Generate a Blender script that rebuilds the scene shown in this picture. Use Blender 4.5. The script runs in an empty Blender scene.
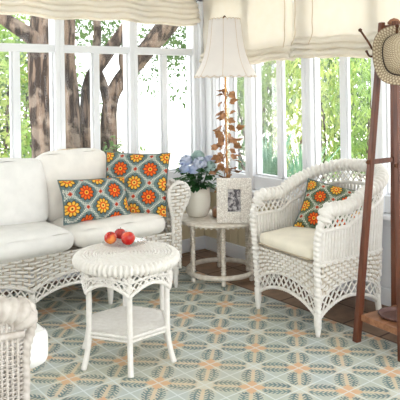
import bpy, math, random
from mathutils import Vector, Matrix
PI = math.pi
rnd = random.Random(7)
col = bpy.context.scene.collection
sc = bpy.context.scene

# ------------------------------------------------------------------ mesh helpers
def V(*a): return Vector(a)
def crv(pts, n=6, closed=False):
    """Catmull-Rom through pts, n samples per span."""
    P = [Vector(p) for p in pts]; m = len(P); out = []
    spans = m if closed else m - 1
    for i in range(spans):
        if closed: a, b, c, d = P[(i-1) % m], P[i], P[(i+1) % m], P[(i+2) % m]
        else: a, b, c, d = P[max(i-1, 0)], P[i], P[i+1], P[min(i+2, m-1)]
        for k in range(n):
            t = k / n
            out.append(0.5*((2*b) + (c-a)*t + (2*a-5*b+4*c-d)*t*t + (3*b-a-3*c+d)*t**3))
    if not closed: out.append(P[-1].copy())
    return out
def resample(P, step, closed=False):
    P = [Vector(p) for p in P]
    if closed: P = P + [P[0]]
    L = [0.0]
    for a, b in zip(P, P[1:]): L.append(L[-1] + (b-a).length)
    n = max(2, int(round(L[-1] / step))); out = []; j = 0
    for i in range(n if closed else n + 1):
        s = L[-1] * i / n
        while j < len(L) - 2 and L[j+1] < s: j += 1
        d = L[j+1] - L[j]
        out.append(P[j].lerp(P[j+1], 0 if d < 1e-9 else (s - L[j]) / d))
    return out
class MB:
    def __init__(s): s.v = []; s.f = []; s.uv = {}; s.core = None
    def add(s, vs, fs):
        o = len(s.v); s.v += [tuple(p) for p in vs]
        s.f += [tuple(i + o for i in f) for f in fs]; return o
    def box(s, c, d, rot=None, bev=0.0):
        x, y, z = d[0]/2, d[1]/2, d[2]/2
        if bev <= 0:
            vs = [V(a*x, b*y, e*z) for a in (-1, 1) for b in (-1, 1) for e in (-1, 1)]
            fs = [(0,1,3,2),(4,6,7,5),(0,4,5,1),(2,3,7,6),(0,2,6,4),(1,5,7,3)]
        else:
            b = min(bev, x*.49, y*.49, z*.49)
            vs, fs = [], []
            idx = {}
            for sx in (-1, 1):
                for sy in (-1, 1):
                    for sz in (-1, 1):
                        for k in range(3):
                            p = [sx*(x-b), sy*(y-b), sz*(z-b)]; p[k] += (sx, sy, sz)[k]*b
                            idx[(sx, sy, sz, k)] = len(vs); vs.append(V(*p))
            I = lambda a, b_, c_, k: idx[(a, b_, c_, k)]
            for k in range(3):
                i, j = (k+1) % 3, (k+2) % 3
                for sg in (-1, 1):
                    q = []
                    for a, b_ in ((-1,-1),(1,-1),(1,1),(-1,1)):
                        t = [0,0,0]; t[k] = sg; t[i] = a; t[j] = b_; q.append(I(*t, k))
                    fs.append(tuple(q if sg > 0 else q[::-1]))
                for a in (-1, 1):
                    for b_ in (-1, 1):
                        t0 = [0,0,0]; t0[i] = a; t0[j] = b_; t1 = t0[:]; t0[k] = -1; t1[k] = 1
                        q = [I(*t0, i), I(*t1, i), I(*t1, j), I(*t0, j)]
                        fs.append(tuple(q if a*b_ < 0 else q[::-1]))
            for a in (-1, 1):
                for b_ in (-1, 1):
                    for c_ in (-1, 1):
                        q = [I(a,b_,c_,0), I(a,b_,c_,1), I(a,b_,c_,2)]
                        fs.append(tuple(q if a*b_*c_ > 0 else q[::-1]))
        M = rot if rot else Matrix.Identity(3)
        s.add([M @ p + Vector(c) for p in vs], fs)
        return s
    def tube(s, pts, r, n=6, closed=False, mod=None, cap=True, flat=None):
        P = [Vector(p) for p in pts]; m = len(P)
        if m < 2: return s
        T = []
        for i in range(m):
            if closed: t = P[(i+1) % m] - P[(i-1) % m]
            else: t = P[min(i+1, m-1)] - P[max(i-1, 0)]
            T.append(t.normalized() if t.length > 1e-9 else V(0, 0, 1))
        ref = V(0, 0, 1) if abs(T[0].z) < .9 else V(1, 0, 0)
        N = (ref - T[0]*ref.dot(T[0])).normalized(); vs = []; ln = 0
        for i in range(m):
            if i: ln += (P[i]-P[i-1]).length
            N = N - T[i]*N.dot(T[i])
            N = N.normalized() if N.length > 1e-6 else T[i].orthogonal().normalized()
            B = T[i].cross(N)
            rr = r[i] if isinstance(r, (list, tuple)) else r
            for k in range(n):
                a = 2*PI*k/n
                q = rr*(mod(a, ln) if mod else 1)
                vs.append(P[i] + (N*math.cos(a) + B*math.sin(a))*q)
        fs = []
        for i in range(m if closed else m-1):
            j = (i+1) % m
            for k in range(n):
                l = (k+1) % n
                fs.append((i*n+k, i*n+l, j*n+l, j*n+k))
        if cap and not closed:
            fs.append(tuple(range(n))[::-1]); fs.append(tuple((m-1)*n+k for k in range(n)))
        s.add(vs, fs); return s
    def rope(s, pts, r, pitch=.03, lobes=2, amp=.22, n=10, closed=False, sub=7):
        P = resample(pts, pitch/sub, closed)
        s.tube(P, r, n, closed, mod=lambda a, l: 1 - amp*(1 - abs(math.cos(.5*(lobes*a + 2*PI*l/pitch)))))
        return s
    def lathe(s, prof, n=24, c=(0,0,0), wob=None):
        vs = []; fs = []; m = len(prof)
        for (r, z) in prof:
            for k in range(n):
                a = 2*PI*k/n; q = r*(wob(a, z) if wob else 1)
                vs.append(V(c[0]+q*math.cos(a), c[1]+q*math.sin(a), c[2]+z))
        for i in range(m-1):
            for k in range(n):
                l = (k+1) % n
                fs.append((i*n+k, i*n+l, (i+1)*n+l, (i+1)*n+k))
        if prof[0][0] > 1e-4: fs.append(tuple(range(n))[::-1])
        if prof[-1][0] > 1e-4: fs.append(tuple((m-1)*n+k for k in range(n)))
        s.add(vs, fs); return s
    def grid(s, F, nu, nv):
        vs = [F(i/nu, j/nv) for j in range(nv+1) for i in range(nu+1)]
        fs = [(j*(nu+1)+i, j*(nu+1)+i+1, (j+1)*(nu+1)+i+1, (j+1)*(nu+1)+i) for j in range(nv) for i in range(nu)]
        s.add(vs, fs); return s
    def weave(s, S, ns, nw, r=.007, amp=None, sides=5, stake_r=None, rows=None):
        """basket weave on surface S(u,v): ns stakes along v, nw weavers along u"""
        amp = r*.9 if amp is None else amp
        def nrm(u, v):
            e = .004
            a = S(min(u+e, 1), v) - S(max(u-e, 0), v); b = S(u, min(v+e, 1)) - S(u, max(v-e, 0))
            q = a.cross(b); return q.normalized() if q.length > 1e-12 else V(0, 0, 1)
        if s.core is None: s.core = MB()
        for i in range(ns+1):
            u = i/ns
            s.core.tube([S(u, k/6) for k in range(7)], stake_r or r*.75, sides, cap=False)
        for j in range(nw):
            v = (j+.5)/nw; pts = []
            for i in range(4*ns+1):
                u = i/(4*ns)
                pts.append(S(u, v) + nrm(u, v)*(amp*math.cos(PI*(i/4 + j))))
            s.tube(pts, r, sides, cap=False)
        return s
    def lattice(s, S, n, slant=1.0, r=.005, sides=5, seg=6):
        """crossing diagonals on surface S(u,v)"""
        for i in range(-int(slant)-1, n+int(slant)+2):
            for sg in (-1, 1):
                pts = []
                for k in range(seg+1):
                    v = k/seg; u = (i + sg*slant*(v-.5))/n
                    if 0 <= u <= 1: pts.append(S(u, v))
                if len(pts) > 1: s.tube(pts, r, sides, cap=False)
        return s
    def leaf(s, p, d, up, L, W, bend=.2):
        d = d.normalized(); sd = d.cross(up)
        sd = sd.normalized() if sd.length > 1e-5 else d.orthogonal().normalized()
        n = sd.cross(d)
        m = p + d*L*.5 + n*L*bend*.25
        e = p + d*L - n*L*bend*.3
        s.add([p, m - sd*W/2, e, m + sd*W/2, m - n*W*.12], [(0, 4, 1), (1, 4, 2), (0, 3, 4), (4, 3, 2)])
    def build(s, name, mat, parent=None, smooth=True, uvs=None):
        me = bpy.data.meshes.new(name); me.from_pydata(s.v, [], s.f); me.update()
        if smooth: me.polygons.foreach_set('use_smooth', [True]*len(me.polygons))
        mats = mat if isinstance(mat, (list, tuple)) else [mat]
        for m in mats: me.materials.append(m)
        if uvs:
            l = me.uv_layers.new(name='UVMap')
            for lp in me.loops: l.data[lp.index].uv = uvs[lp.vertex_index]
        o = bpy.data.objects.new(name, me); col.objects.link(o)
        if parent: o.parent = parent
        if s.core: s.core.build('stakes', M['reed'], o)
        return o

def tag(o, label, cat, group=None, kind=None):
    o['label'] = label; o['category'] = cat
    if group: o['group'] = group
    if kind: o['kind'] = kind
    return o
def thing(name, label, cat, loc=(0,0,0), rz=0, group=None):
    o = bpy.data.objects.new(name, None); col.objects.link(o)
    o.location = loc; o.rotation_euler = (0, 0, rz); o.empty_display_size = .1
    return tag(o, label, cat, group)
def struct(name, mb, mat, parent=None, smooth=False):
    o = mb.build(name, mat, parent, smooth)
    if not parent: o['kind'] = 'structure'
    return o
def bevel(o, w=.004, seg=2):
    m = o.modifiers.new('bevel', 'BEVEL'); m.width = w; m.segments = seg; m.limit_method = 'ANGLE'
    return o
def subsurf(o, k=1):
    m = o.modifiers.new('sub', 'SUBSURF'); m.levels = k; m.render_levels = k
    return o

# ------------------------------------------------------------------ materials
class X:
    """tiny expression builder over Math nodes"""
    def __init__(s, nt, sock): s.nt = nt; s.s = sock
    def _m(s, op, *a, clamp=False):
        n = s.nt.nodes.new('ShaderNodeMath'); n.operation = op; n.use_clamp = clamp
        for i, q in enumerate((s,) + a):
            if isinstance(q, X): s.nt.links.new(q.s, n.inputs[i])
            else: n.inputs[i].default_value = float(q)
        return X(s.nt, n.outputs[0])
    def __add__(s, o): return s._m('ADD', o)
    __radd__ = __add__
    def __sub__(s, o): return s._m('SUBTRACT', o)
    def __rsub__(s, o): return (s*-1) + o
    def __mul__(s, o): return s._m('MULTIPLY', o)
    __rmul__ = __mul__
    def __truediv__(s, o): return s._m('DIVIDE', o)
    def abs(s): return s._m('ABSOLUTE')
    def fract(s): return s._m('FRACT')
    def floor(s): return s._m('FLOOR')
    def sin(s): return s._m('SINE')
    def cos(s): return s._m('COSINE')
    def sqrt(s): return s._m('SQRT')
    def max(s, o): return s._m('MAXIMUM', o)
    def min(s, o): return s._m('MINIMUM', o)
    def atan2(s, o): return s._m('ARCTAN2', o)
    def mod(s, o): return s._m('FLOORED_MODULO', o)
    def lt(s, e, soft=.01):     # 1 where s < e, soft edge
        n = s.nt.nodes.new('ShaderNodeMapRange'); n.clamp = True; n.interpolation_type = 'SMOOTHSTEP'
        s.nt.links.new(s.s, n.inputs['Value'])
        if isinstance(e, X):
            d = s - e
            s.nt.links.new(d.s, n.inputs['Value']); e = 0
        n.inputs['From Min'].default_value = e - soft; n.inputs['From Max'].default_value = e + soft
        n.inputs['To Min'].default_value = 1; n.inputs['To Max'].default_value = 0
        return X(s.nt, n.outputs[0])
    def gt(s, e, soft=.01): return 1 - s.lt(e, soft)
def lin(c):
    return tuple((q/12.92 if q <= .04045 else ((q+.055)/1.055)**2.4) for q in (x/255 for x in c)) + (1,)
def new_mat(name):
    m = bpy.data.materials.new(name); m.use_nodes = True
    nt = m.node_tree; b = nt.nodes['Principled BSDF']
    return m, nt, b
def noise(nt, scale, detail=3, vec=None, out='Fac'):
    n = nt.nodes.new('ShaderNodeTexNoise'); n.inputs['Scale'].default_value = scale; n.inputs['Detail'].default_value = detail
    if vec is None:
        t = nt.nodes.new('ShaderNodeTexCoord'); vec = t.outputs['Object']
    nt.links.new(vec, n.inputs['Vector'])
    return X(nt, n.outputs[out])
def mixc(nt, fac, a, b):
    n = nt.nodes.new('ShaderNodeMix'); n.data_type = 'RGBA'
    for sock, q in ((n.inputs[0], fac), (n.inputs[6], a), (n.inputs[7], b)):
        if isinstance(q, X): nt.links.new(q.s, sock)
        elif hasattr(q, 'links'): nt.links.new(q, sock)
        else: sock.default_value = q
    return n.outputs[2]
def simple(name, c, rough=.5, c2=None, nscale=20, bump=0, bscale=60, metal=0, spec=.5, sheen=0):
    m, nt, b = new_mat(name)
    b.inputs['Roughness'].default_value = rough; b.inputs['Metallic'].default_value = metal
    b.inputs['Specular IOR Level'].default_value = spec
    if sheen: b.inputs['Sheen Weight'].default_value = sheen
    f = noise(nt, nscale)
    c2 = c2 or tuple(q*.93 for q in c)
    nt.links.new(mixc(nt, f.lt(.5, .22), lin(c), lin(c2)), b.inputs['Base Color'])
    if bump:
        bn = nt.nodes.new('ShaderNodeBump'); bn.inputs['Strength'].default_value = bump; bn.inputs['Distance'].default_value = .004
        nt.links.new(noise(nt, bscale, 4).s, bn.inputs['Height']); nt.links.new(bn.outputs[0], b.inputs['Normal'])
    return m
def wood(name, c, c2, rough=.4, axis=2, scale=6):
    m, nt, b = new_mat(name); b.inputs['Roughness'].default_value = rough
    t = nt.nodes.new('ShaderNodeTexCoord'); mp = nt.nodes.new('ShaderNodeMapping')
    s = [scale*6]*3; s[axis] = scale*.6; mp.inputs['Scale'].default_value = s
    nt.links.new(t.outputs['Object'], mp.inputs['Vector'])
    f = noise(nt, 1.0, 5, mp.outputs[0])
    nt.links.new(mixc(nt, f.lt(.5, .2), lin(c), lin(c2)), b.inputs['Base Color'])
    return m
def leafmat(name, c, c2, tr=.4):
    m, nt, b = new_mat(name); b.inputs['Roughness'].default_value = .45
    f = noise(nt, 3.0, 2); cc = mixc(nt, f.lt(.5, .12), lin(c), lin(c2))
    nt.links.new(cc, b.inputs['Base Color'])
    t = nt.nodes.new('ShaderNodeBsdfTranslucent'); nt.links.new(cc, t.inputs['Color'])
    mx = nt.nodes.new('ShaderNodeMixShader'); mx.inputs[0].default_value = tr
    nt.links.new(b.outputs[0], mx.inputs[1]); nt.links.new(t.outputs[0], mx.inputs[2])
    nt.links.new(mx.outputs[0], nt.nodes['Material Output'].inputs['Surface'])
    return m
def cloth(name, c, tr=.25, c2=None):
    m = simple(name, c, .9, c2 or tuple(q*.97 for q in c), 14, .25, 500, sheen=.1, spec=.15)
    nt = m.node_tree; b = nt.nodes['Principled BSDF']
    if tr:
        t = nt.nodes.new('ShaderNodeBsdfTranslucent'); t.inputs['Color'].default_value = lin(c)
        mx = nt.nodes.new('ShaderNodeMixShader'); mx.inputs[0].default_value = tr
        nt.links.new(b.outputs[0], mx.inputs[1]); nt.links.new(t.outputs[0], mx.inputs[2])
        nt.links.new(mx.outputs[0], nt.nodes['Material Output'].inputs['Surface'])
    return m

M = {}
M['wicker'] = simple('white_wicker', (240,236,230), .45, (232,227,219), 40)
M['wicker_warm'] = simple('aged_white_wicker', (236,228,216), .5, (216,204,188), 30)
M['wicker_grey'] = simple('weathered_wicker', (214,206,198), .55, (194,184,174), 30)
M['reed'] = simple('gap_shade_reed', (220,208,192), .6, (202,188,168), 30)  # stakes tinted darker than the weavers, painting shade into the weave gaps
M['paint'] = simple('white_paint', (240,241,243), .4, (234,236,240), 3)
M['wainscot'] = simple('cream_paint', (226,212,182), .45, (218,202,168), 4)
M['cushion'] = cloth('white_canvas', (244,242,238), 0)
M['cushion_ivory'] = cloth('ivory_canvas', (251,247,240), 0)
M['cushion_cream'] = cloth('cream_canvas', (243,235,216), 0)
M['piping'] = cloth('tan_piping', (214,196,168), 0)
M['shade_cloth'] = cloth('cream_linen', (252,247,238), .4, (250,243,230))
M['lampshade'] = cloth('lamp_silk', (255,252,250), .55)
M['trimcord'] = cloth('tan_trim', (228,212,190), 0)
M['wood_dark'] = wood('walnut', (116,66,44), (84,44,28), .35)
M['wood_mid'] = wood('oak_brown', (168,118,84), (134,88,60), .4, 0)
M['metal_bronze'] = simple('bronze', (112,72,48), .35, (80,50,36), 30, metal=.7)
M['pan'] = simple('dark_bronze_pan', (128,98,90), .35, (104,76,72), 30, metal=.4)
M['brass'] = simple('gold_brass', (196,146,84), .3, (170,118,64), 40, metal=.75)
M['copper_leaf'] = simple('copper_leaf', (198,146,100), .45, (146,104,70), 30, metal=.2)
M['ceramic'] = simple('cream_ceramic', (246,243,232), .2, (240,235,220), 6)
M['soil'] = simple('soil', (70,50,38), .9)
M['leaf_dark'] = leafmat('hydrangea_leaf', (76,126,66), (44,90,48), .2)
M['petal'] = leafmat('blue_petal', (162,188,232), (222,228,244), .3)
M['petal_pale'] = leafmat('pale_petal', (206,222,226), (176,202,196), .25)
M['bark_plain'] = simple('bark', (86,70,60), .9, (40,32,28), 7, 1.0, 18)
def m_bark():
    m, nt, b = new_mat('ridged_bark'); b.inputs['Roughness'].default_value = .95
    t = nt.nodes.new('ShaderNodeTexCoord'); mp = nt.nodes.new('ShaderNodeMapping'); mp.inputs['Scale'].default_value = (16, 16, 2.6)
    nt.links.new(t.outputs['Object'], mp.inputs['Vector'])
    f = noise(nt, 1.0, 5, mp.outputs[0]); g = noise(nt, 5, 3)
    c = mixc(nt, f.gt(.52, .07), lin((44,35,30)), lin((104,88,76)))
    c = mixc(nt, g.gt(.58, .06)*.5, c, lin((140,126,114)))
    nt.links.new(c, b.inputs['Base Color'])
    bn = nt.nodes.new('ShaderNodeBump'); bn.inputs['Strength'].default_value = 1; bn.inputs['Distance'].default_value = .04
    nt.links.new(f.s, bn.inputs['Height']); nt.links.new(bn.outputs[0], b.inputs['Normal'])
    return m
M['bark'] = m_bark()
M['green_l'] = leafmat('light_leaf', (150,174,96), (116,148,76), .5)
M['green_y'] = leafmat('yellow_leaf', (176,188,112), (138,160,84), .5)
M['green_m'] = leafmat('mid_leaf', (104,132,78), (76,104,58), .4)
M['blade'] = leafmat('blade_leaf', (128,164,132), (92,138,112), .3)
M['gravel'] = simple('pale_gravel', (226,222,210), .9, (206,204,186), 2)
M['grassg'] = simple('lawn_green', (150,176,110), .95, (120,152,84), 6)
M['straw'] = None

def m_straw():
    m, nt, b = new_mat('woven_straw'); b.inputs['Roughness'].default_value = .75
    uv = nt.nodes.new('ShaderNodeUVMap'); sp = nt.nodes.new('ShaderNodeSeparateXYZ'); nt.links.new(uv.outputs[0], sp.inputs[0])
    u, v = X(nt, sp.outputs[0]), X(nt, sp.outputs[1])
    a = (u*2*PI*30).sin(); k = (v*2*PI*.5 + 0).sin()
    chk = (u*56 + v.floor()*.5).fract().lt(.5, .12)
    row = v.fract().lt(.26, .1)
    c = mixc(nt, chk, lin((206,192,164)), lin((148,128,104)))
    c = mixc(nt, row*.6, c, lin((126,104,82)))
    nt.links.new(c, b.inputs['Base Color'])
    return m
M['straw'] = m_straw()
M['band'] = simple('dark_hatband', (62,50,46), .8)

def m_glass(name='window_glass', refl=.5):
    m, nt, b = new_mat(name); nt.nodes.remove(b)
    t = nt.nodes.new('ShaderNodeBsdfTransparent'); g = nt.nodes.new('ShaderNodeBsdfGlossy'); g.inputs['Roughness'].default_value = .01
    fr = nt.nodes.new('ShaderNodeFresnel'); fr.inputs['IOR'].default_value = 1.4
    mx = nt.nodes.new('ShaderNodeMixShader')
    nt.links.new((X(nt, fr.outputs[0])*refl).s, mx.inputs[0]); nt.links.new(t.outputs[0], mx.inputs[1]); nt.links.new(g.outputs[0], mx.inputs[2])
    nt.links.new(mx.outputs[0], nt.nodes['Material Output'].inputs['Surface'])
    return m
M['glass'] = m_glass()
M['glass_plate'] = m_glass('clear_plate_glass', .4)

def m_floor():
    m, nt, b = new_mat('painted_tile_floor')
    t = nt.nodes.new('ShaderNodeTexCoord'); sp = nt.nodes.new('ShaderNodeSeparateXYZ'); nt.links.new(t.outputs['Object'], sp.inputs[0])
    x, y = X(nt, sp.outputs[0]), X(nt, sp.outputs[1])
    S = .305; OX, OY = -.756, -1.463
    fx = ((x - OX)/S + .5).mod(1.0) - .5          # star at 0, -0.5..0.5
    fy = ((y - OY)/S + .5).mod(1.0) - .5
    ax, ay = fx.abs()*2, fy.abs()*2               # 0..1 in each small tile, star corner at 0,0
    p = (ax + ay)*.7071; q = ((ax - ay)*.7071).abs()
    nz = noise(nt, 60, 3, t.outputs['Object']); big = noise(nt, 3.0, 3, t.outputs['Object']); mid = noise(nt, 14, 3, t.outputs['Object'])
    # base: sandy middle of each tile, pale blue grey towards the edges
    edge = ax.min(ay).min((1 - ax).min(1 - ay))
    base = mixc(nt, (q/.42).lt(.75, .4), lin((194,202,198)), lin((220,208,186)))
    base = mixc(nt, big.gt(.52, .12)*.45, base, lin((196,200,178)))
    # stalk along the diagonal
    stalk = q.lt(.05, .03)*p.gt(.25, .1)*p.lt(1.2, .1)
    base = mixc(nt, stalk*.28, base, lin((226,190,150)))
    # sprigs: curved stem with leaf teeth on both sides
    qc = q - (.21 - (p - .72)*(p - .72)*.42)
    teeth = ((p*1.0 + qc.abs()*.9)*7.5).fract()
    tooth = (teeth - .5).abs().lt(.30, .1)
    wid = .155 - (p - .74).abs()*.12
    leafm = qc.abs().lt(wid, .02)*tooth
    stem = qc.abs().lt(.03, .015)
    span = p.gt(.32, .03)*p.lt(1.16, .03)
    spr = (leafm.max(stem))*span
    wear = nz.gt(.36, .12)
    sc_ = mixc(nt, mid.lt(.5, .15), lin((82,114,124)), lin((106,136,138)))
    base = mixc(nt, spr*wear*.92, base, sc_)
    # dots near the edges
    dx = ((ax - .56).abs()).max((ay - .07).abs()); dy = ((ay - .56).abs()).max((ax - .07).abs())
    base = mixc(nt, (dx.min(dy)).lt(.025, .015)*.6, base, lin((90,104,110)))
    # orange star at the big corners
    rr = (ax*ax + ay*ay).sqrt(); ar = ax.min(ay)/(ax.max(ay) + .0001)
    star = (rr - ar*.20).lt(.22, .03)
    pick = ((((x - OX)/S + .5).floor()*5 + ((y - OY)/S + .5).floor()*3)).mod(7.0)
    base = mixc(nt, star*.66, base, lin((228,172,124)))
    pale = ((1 - ax)*(1 - ax) + (1 - ay)*(1 - ay)).sqrt().lt(.26, .05)
    base = mixc(nt, pale*.6, base, lin((214,220,214)))
    # pale painted joints
    j = ax.min(ay).min((1 - ax).min(1 - ay))
    base = mixc(nt, j.lt(.02, .014)*.8, base, lin((232,238,238)))
    # worn ochre patches
    base = mixc(nt, noise(nt, 1.7, 2, t.outputs['Object']).gt(.6, .1)*.18, base, lin((206,186,130)))
    # terracotta border with dark joints
    inside = x.lt(-.451, .002)*y.lt(-.0905, .002)
    bx = ((x + .451)/.25).mod(1.0); by = ((y + .0905)/.25).mod(1.0)
    terr = mixc(nt, mid.lt(.5, .2), lin((158,128,106)), lin((132,106,88)))
    jj = (bx.min(1 - bx)).min(by.min(1 - by))
    terr = mixc(nt, jj.lt(.025, .012), terr, lin((84,56,44)))
    fin = mixc(nt, inside, terr, base)
    bl = (x + .451).abs().lt(.007, .003)*y.lt(-.0905, .01)
    fin = mixc(nt, bl*.85, fin, lin((92,60,46)))
    nt.links.new(fin, b.inputs['Base Color'])
    nt.links.new((mid*.25 + .38).s, b.inputs['Roughness'])
    b.inputs['Specular IOR Level'].default_value = .35
    bn = nt.nodes.new('ShaderNodeBump'); bn.inputs['Strength'].default_value = .15; bn.inputs['Distance'].default_value = .002
    nt.links.new((j.gt(.02, .015)).s, bn.inputs['Height']); nt.links.new(bn.outputs[0], b.inputs['Normal'])
    return m
M['floor'] = m_floor()

def m_suzani(name, ground, ox=0, oy=0, scale=1.0):
    """teal printed cotton: sunburst medallions in a cream ogee trellis; UVs in metres"""
    m, nt, b = new_mat(name); b.inputs['Roughness'].default_value = .9; b.inputs['Specular IOR Level'].default_value = .15
    uv = nt.nodes.new('ShaderNodeUVMap'); sp = nt.nodes.new('ShaderNodeSeparateXYZ'); nt.links.new(uv.outputs[0], sp.inputs[0])
    A, B = .205*scale, .185*scale
    u = X(nt, sp.outputs[0]) + ox; v = X(nt, sp.outputs[1]) + oy
    nz = noise(nt, 90, 2, uv.outputs[0])
    colr = mixc(nt, nz.lt(.5, .2), lin(ground), lin(tuple(q*.86 for q in ground)))
    # trellis
    cu, cv = (u*(2*PI/A)).cos(), (v*(2*PI/B)).cos()
    g = cu + cv
    jag = ((u + v)*(2*PI/.016)).sin()*((u - v)*(2*PI/.022)).sin()*.22
    band = (g + jag*1.7).abs().lt(.15, .05)
    colr = mixc(nt, band*.95, colr, lin((242,238,222)))
    vein = g.abs().lt(.07, .03)
    colr = mixc(nt, vein*.25, colr, lin((128,148,140)))
    def med(cx, cy, R, petal, petal2, ring, heart):
        nonlocal colr
        x = (u/A - cx + .5).mod(1.0)*A - A/2; y = (v/B - cy + .5).mod(1.0)*B - B/2
        r = (x*x + y*y).sqrt(); a = y.atan2(x)
        pet = (a*5.0).cos().abs()
        edge = pet*.26 + .74
        rn = r/R
        colr = mixc(nt, rn.lt(edge*1.12, .05), colr, lin((70,42,36)))
        colr = mixc(nt, rn.lt(edge*.97, .04), colr, lin(petal))
        colr = mixc(nt, rn.lt(edge*.97, .04)*pet.lt(.38, .12)*rn.gt(.45, .05), colr, lin(petal2))
        colr = mixc(nt, rn.lt(.50, .05), colr, lin(ring))
        colr = mixc(nt, rn.lt(.30, .05), colr, lin(heart))
        colr = mixc(nt, rn.lt(.13, .04), colr, lin((90,36,26)))
    med(0, 0, .047*scale, (240,184,72), (94,50,36), (220,92,40), (246,200,96))
    med(.5, .5, .047*scale, (232,104,40), (120,44,30), (206,60,32), (240,170,60))
    # red dots where the trellis crosses
    for cx, cy in ((.5, 0), (0, .5)):
        x = (u/A - cx + .5).mod(1.0)*A - A/2; y = (v/B - cy + .5).mod(1.0)*B - B/2
        r = (x*x + y*y).sqrt()/(.013*scale); pet = (y.atan2(x)*4).cos()*.15 + .9
        colr = mixc(nt, r.lt(pet, .08), colr, lin((206,84,58)))
        colr = mixc(nt, r.lt(.35, .08), colr, lin((120,40,36)))
    nt.links.new(colr, b.inputs['Base Color'])
    return m

def m_apple(name, red, yel, seed):
    m, nt, b = new_mat(name); b.inputs['Roughness'].default_value = .22
    t = nt.nodes.new('ShaderNodeTexCoord'); mp = nt.nodes.new('ShaderNodeMapping'); mp.inputs['Location'].default_value = (seed, seed*1.7, 0)
    nt.links.new(t.outputs['Object'], mp.inputs['Vector'])
    f = noise(nt, 16, 2, mp.outputs[0])
    c = mixc(nt, f.gt(.53, .12), lin(red), lin(yel))
    nt.links.new(c, b.inputs['Base Color']); return m

def m_mosaic():
    m, nt, b = new_mat('shell_mosaic'); b.inputs['Roughness'].default_value = .3
    t = nt.nodes.new('ShaderNodeTexCoord')
    vo = nt.nodes.new('ShaderNodeTexVoronoi'); vo.feature = 'DISTANCE_TO_EDGE'; vo.inputs['Scale'].default_value = 70
    nt.links.new(t.outputs['Object'], vo.inputs['Vector'])
    d = X(nt, vo.outputs['Distance'])
    f = noise(nt, 40, 2, t.outputs['Object'])
    c = mixc(nt, f.lt(.5, .2), lin((244,238,228)), lin((222,212,200)))
    c = mixc(nt, d.lt(.06, .03)*.75, c, lin((176,164,152)))
    nt.links.new(c, b.inputs['Base Color']); return m
M['mosaic'] = m_mosaic()
def m_photo():
    """small monochrome print: soft light and dark shapes"""
    m, nt, b = new_mat('monochrome_print'); b.inputs['Roughness'].default_value = .35
    t = nt.nodes.new('ShaderNodeTexCoord')
    f = noise(nt, 34, 2, t.outputs['Object']); g = noise(nt, 70, 2, t.outputs['Object'])
    c = mixc(nt, f.lt(.5, .06), lin((196,190,190)), lin((54,46,52)))
    c = mixc(nt, g.gt(.56, .05)*.7, c, lin((108,98,104)))
    nt.links.new(c, b.inputs['Base Color']); return m
M['photo'] = m_photo()

# ------------------------------------------------------------------ camera
CAM = V(-3.30, -4.21, 1.37)
th, roll = .9102, -.0143
Fv = V(math.cos(th), math.sin(th), 0); Rv = V(math.sin(th), -math.cos(th), 0); Uv = V(0, 0, 1)
rr_ = Rv*math.cos(roll) + Uv*math.sin(roll); uu_ = Uv*math.cos(roll) - Rv*math.sin(roll)
cd = bpy.data.cameras.new('camera'); cam = bpy.data.objects.new('camera', cd); col.objects.link(cam)
Mx = Matrix((rr_, uu_, -Fv)).transposed().to_4x4(); Mx.translation = CAM
cam.matrix_world = Mx
cd.sensor_width = 36; cd.lens = 36*633.34/400; cd.shift_y = -(200 - 85.87)/400; cd.clip_end = 200
sc.camera = cam

# ------------------------------------------------------------------ setting
struct('floor', MB().box((-3.6, -3.9, -.05), (7.4, 8.2, .1)), M['floor'])
struct('ceiling', MB().box((-3.5, -3.8, 2.56), (7.6, 8.3, .1)), M['paint'])
SILL = .68
# left wall: plane y = 0, windows along x ; right wall: plane x = 0, windows along y
w = MB()
w.box((-3.0, .06, .27), (6.2, .12, .54)); w.box((-3.0, .06, 2.31), (6.2, .12, .42))
struct('wall_left', w, M['paint'])
w = MB()
w.box((.06, -2.6, .27), (.12, 5.44, .54)); w.box((.06, -2.6, 2.31), (.12, 5.44, .42))
struct('wall_right', w, M['paint'])
struct('wall_light_block', MB().box((-7.06, -3.4, 1.3), (.12, 7.2, 2.6)), M['paint'])  # unseen wall, added to shut out sky light from this side
def boards(axis, a0, a1, z0, z1, t=.012, wd=.085):
    b = MB(); n = int(round((a1 - a0)/wd)); d = (a1 - a0)/n
    for i in range(n):
        c = a0 + (i + .5)*d
        if axis == 'x': b.box((c, -t/2, (z0+z1)/2), (d - .001, t, z1 - z0), bev=.005)
        else: b.box((-t/2, c, (z0+z1)/2), (t, d - .001, z1 - z0), bev=.005)
    return b
struct('trim_1', boards('x', -4.0, -.013, .11, .49), M['wainscot'])
struct('trim_2', boards('y', -1.05, -.001, .11, .49), M['wainscot'])
struct('trim_3', MB().box((-.008, -3.0, .30), (.016, 3.88, .38), bev=.004), M['paint'])
struct('baseboard_left', MB().box((-2.0, -.011, .055), (4.0, .022, .11), bev=.006), M['paint'])
struct('baseboard_right', MB().box((-.011, -2.5, .055), (.022, 4.95, .11), bev=.006), M['paint'])
# sill boards with an apron under them
s = MB(); s.box((-2.0, -.03, .555), (4.0, .10, .03), bev=.006); s.box((-2.0, -.012, .515), (4.0, .025, .05), bev=.004)
struct('trim_4', s, M['paint'])
s = MB(); s.box((-.03, -2.53, .555), (.10, 4.9, .03), bev=.006); s.box((-.012, -2.53, .515), (.025, 4.9, .05), bev=.004)
struct('trim_5', s, M['paint'])
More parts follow.
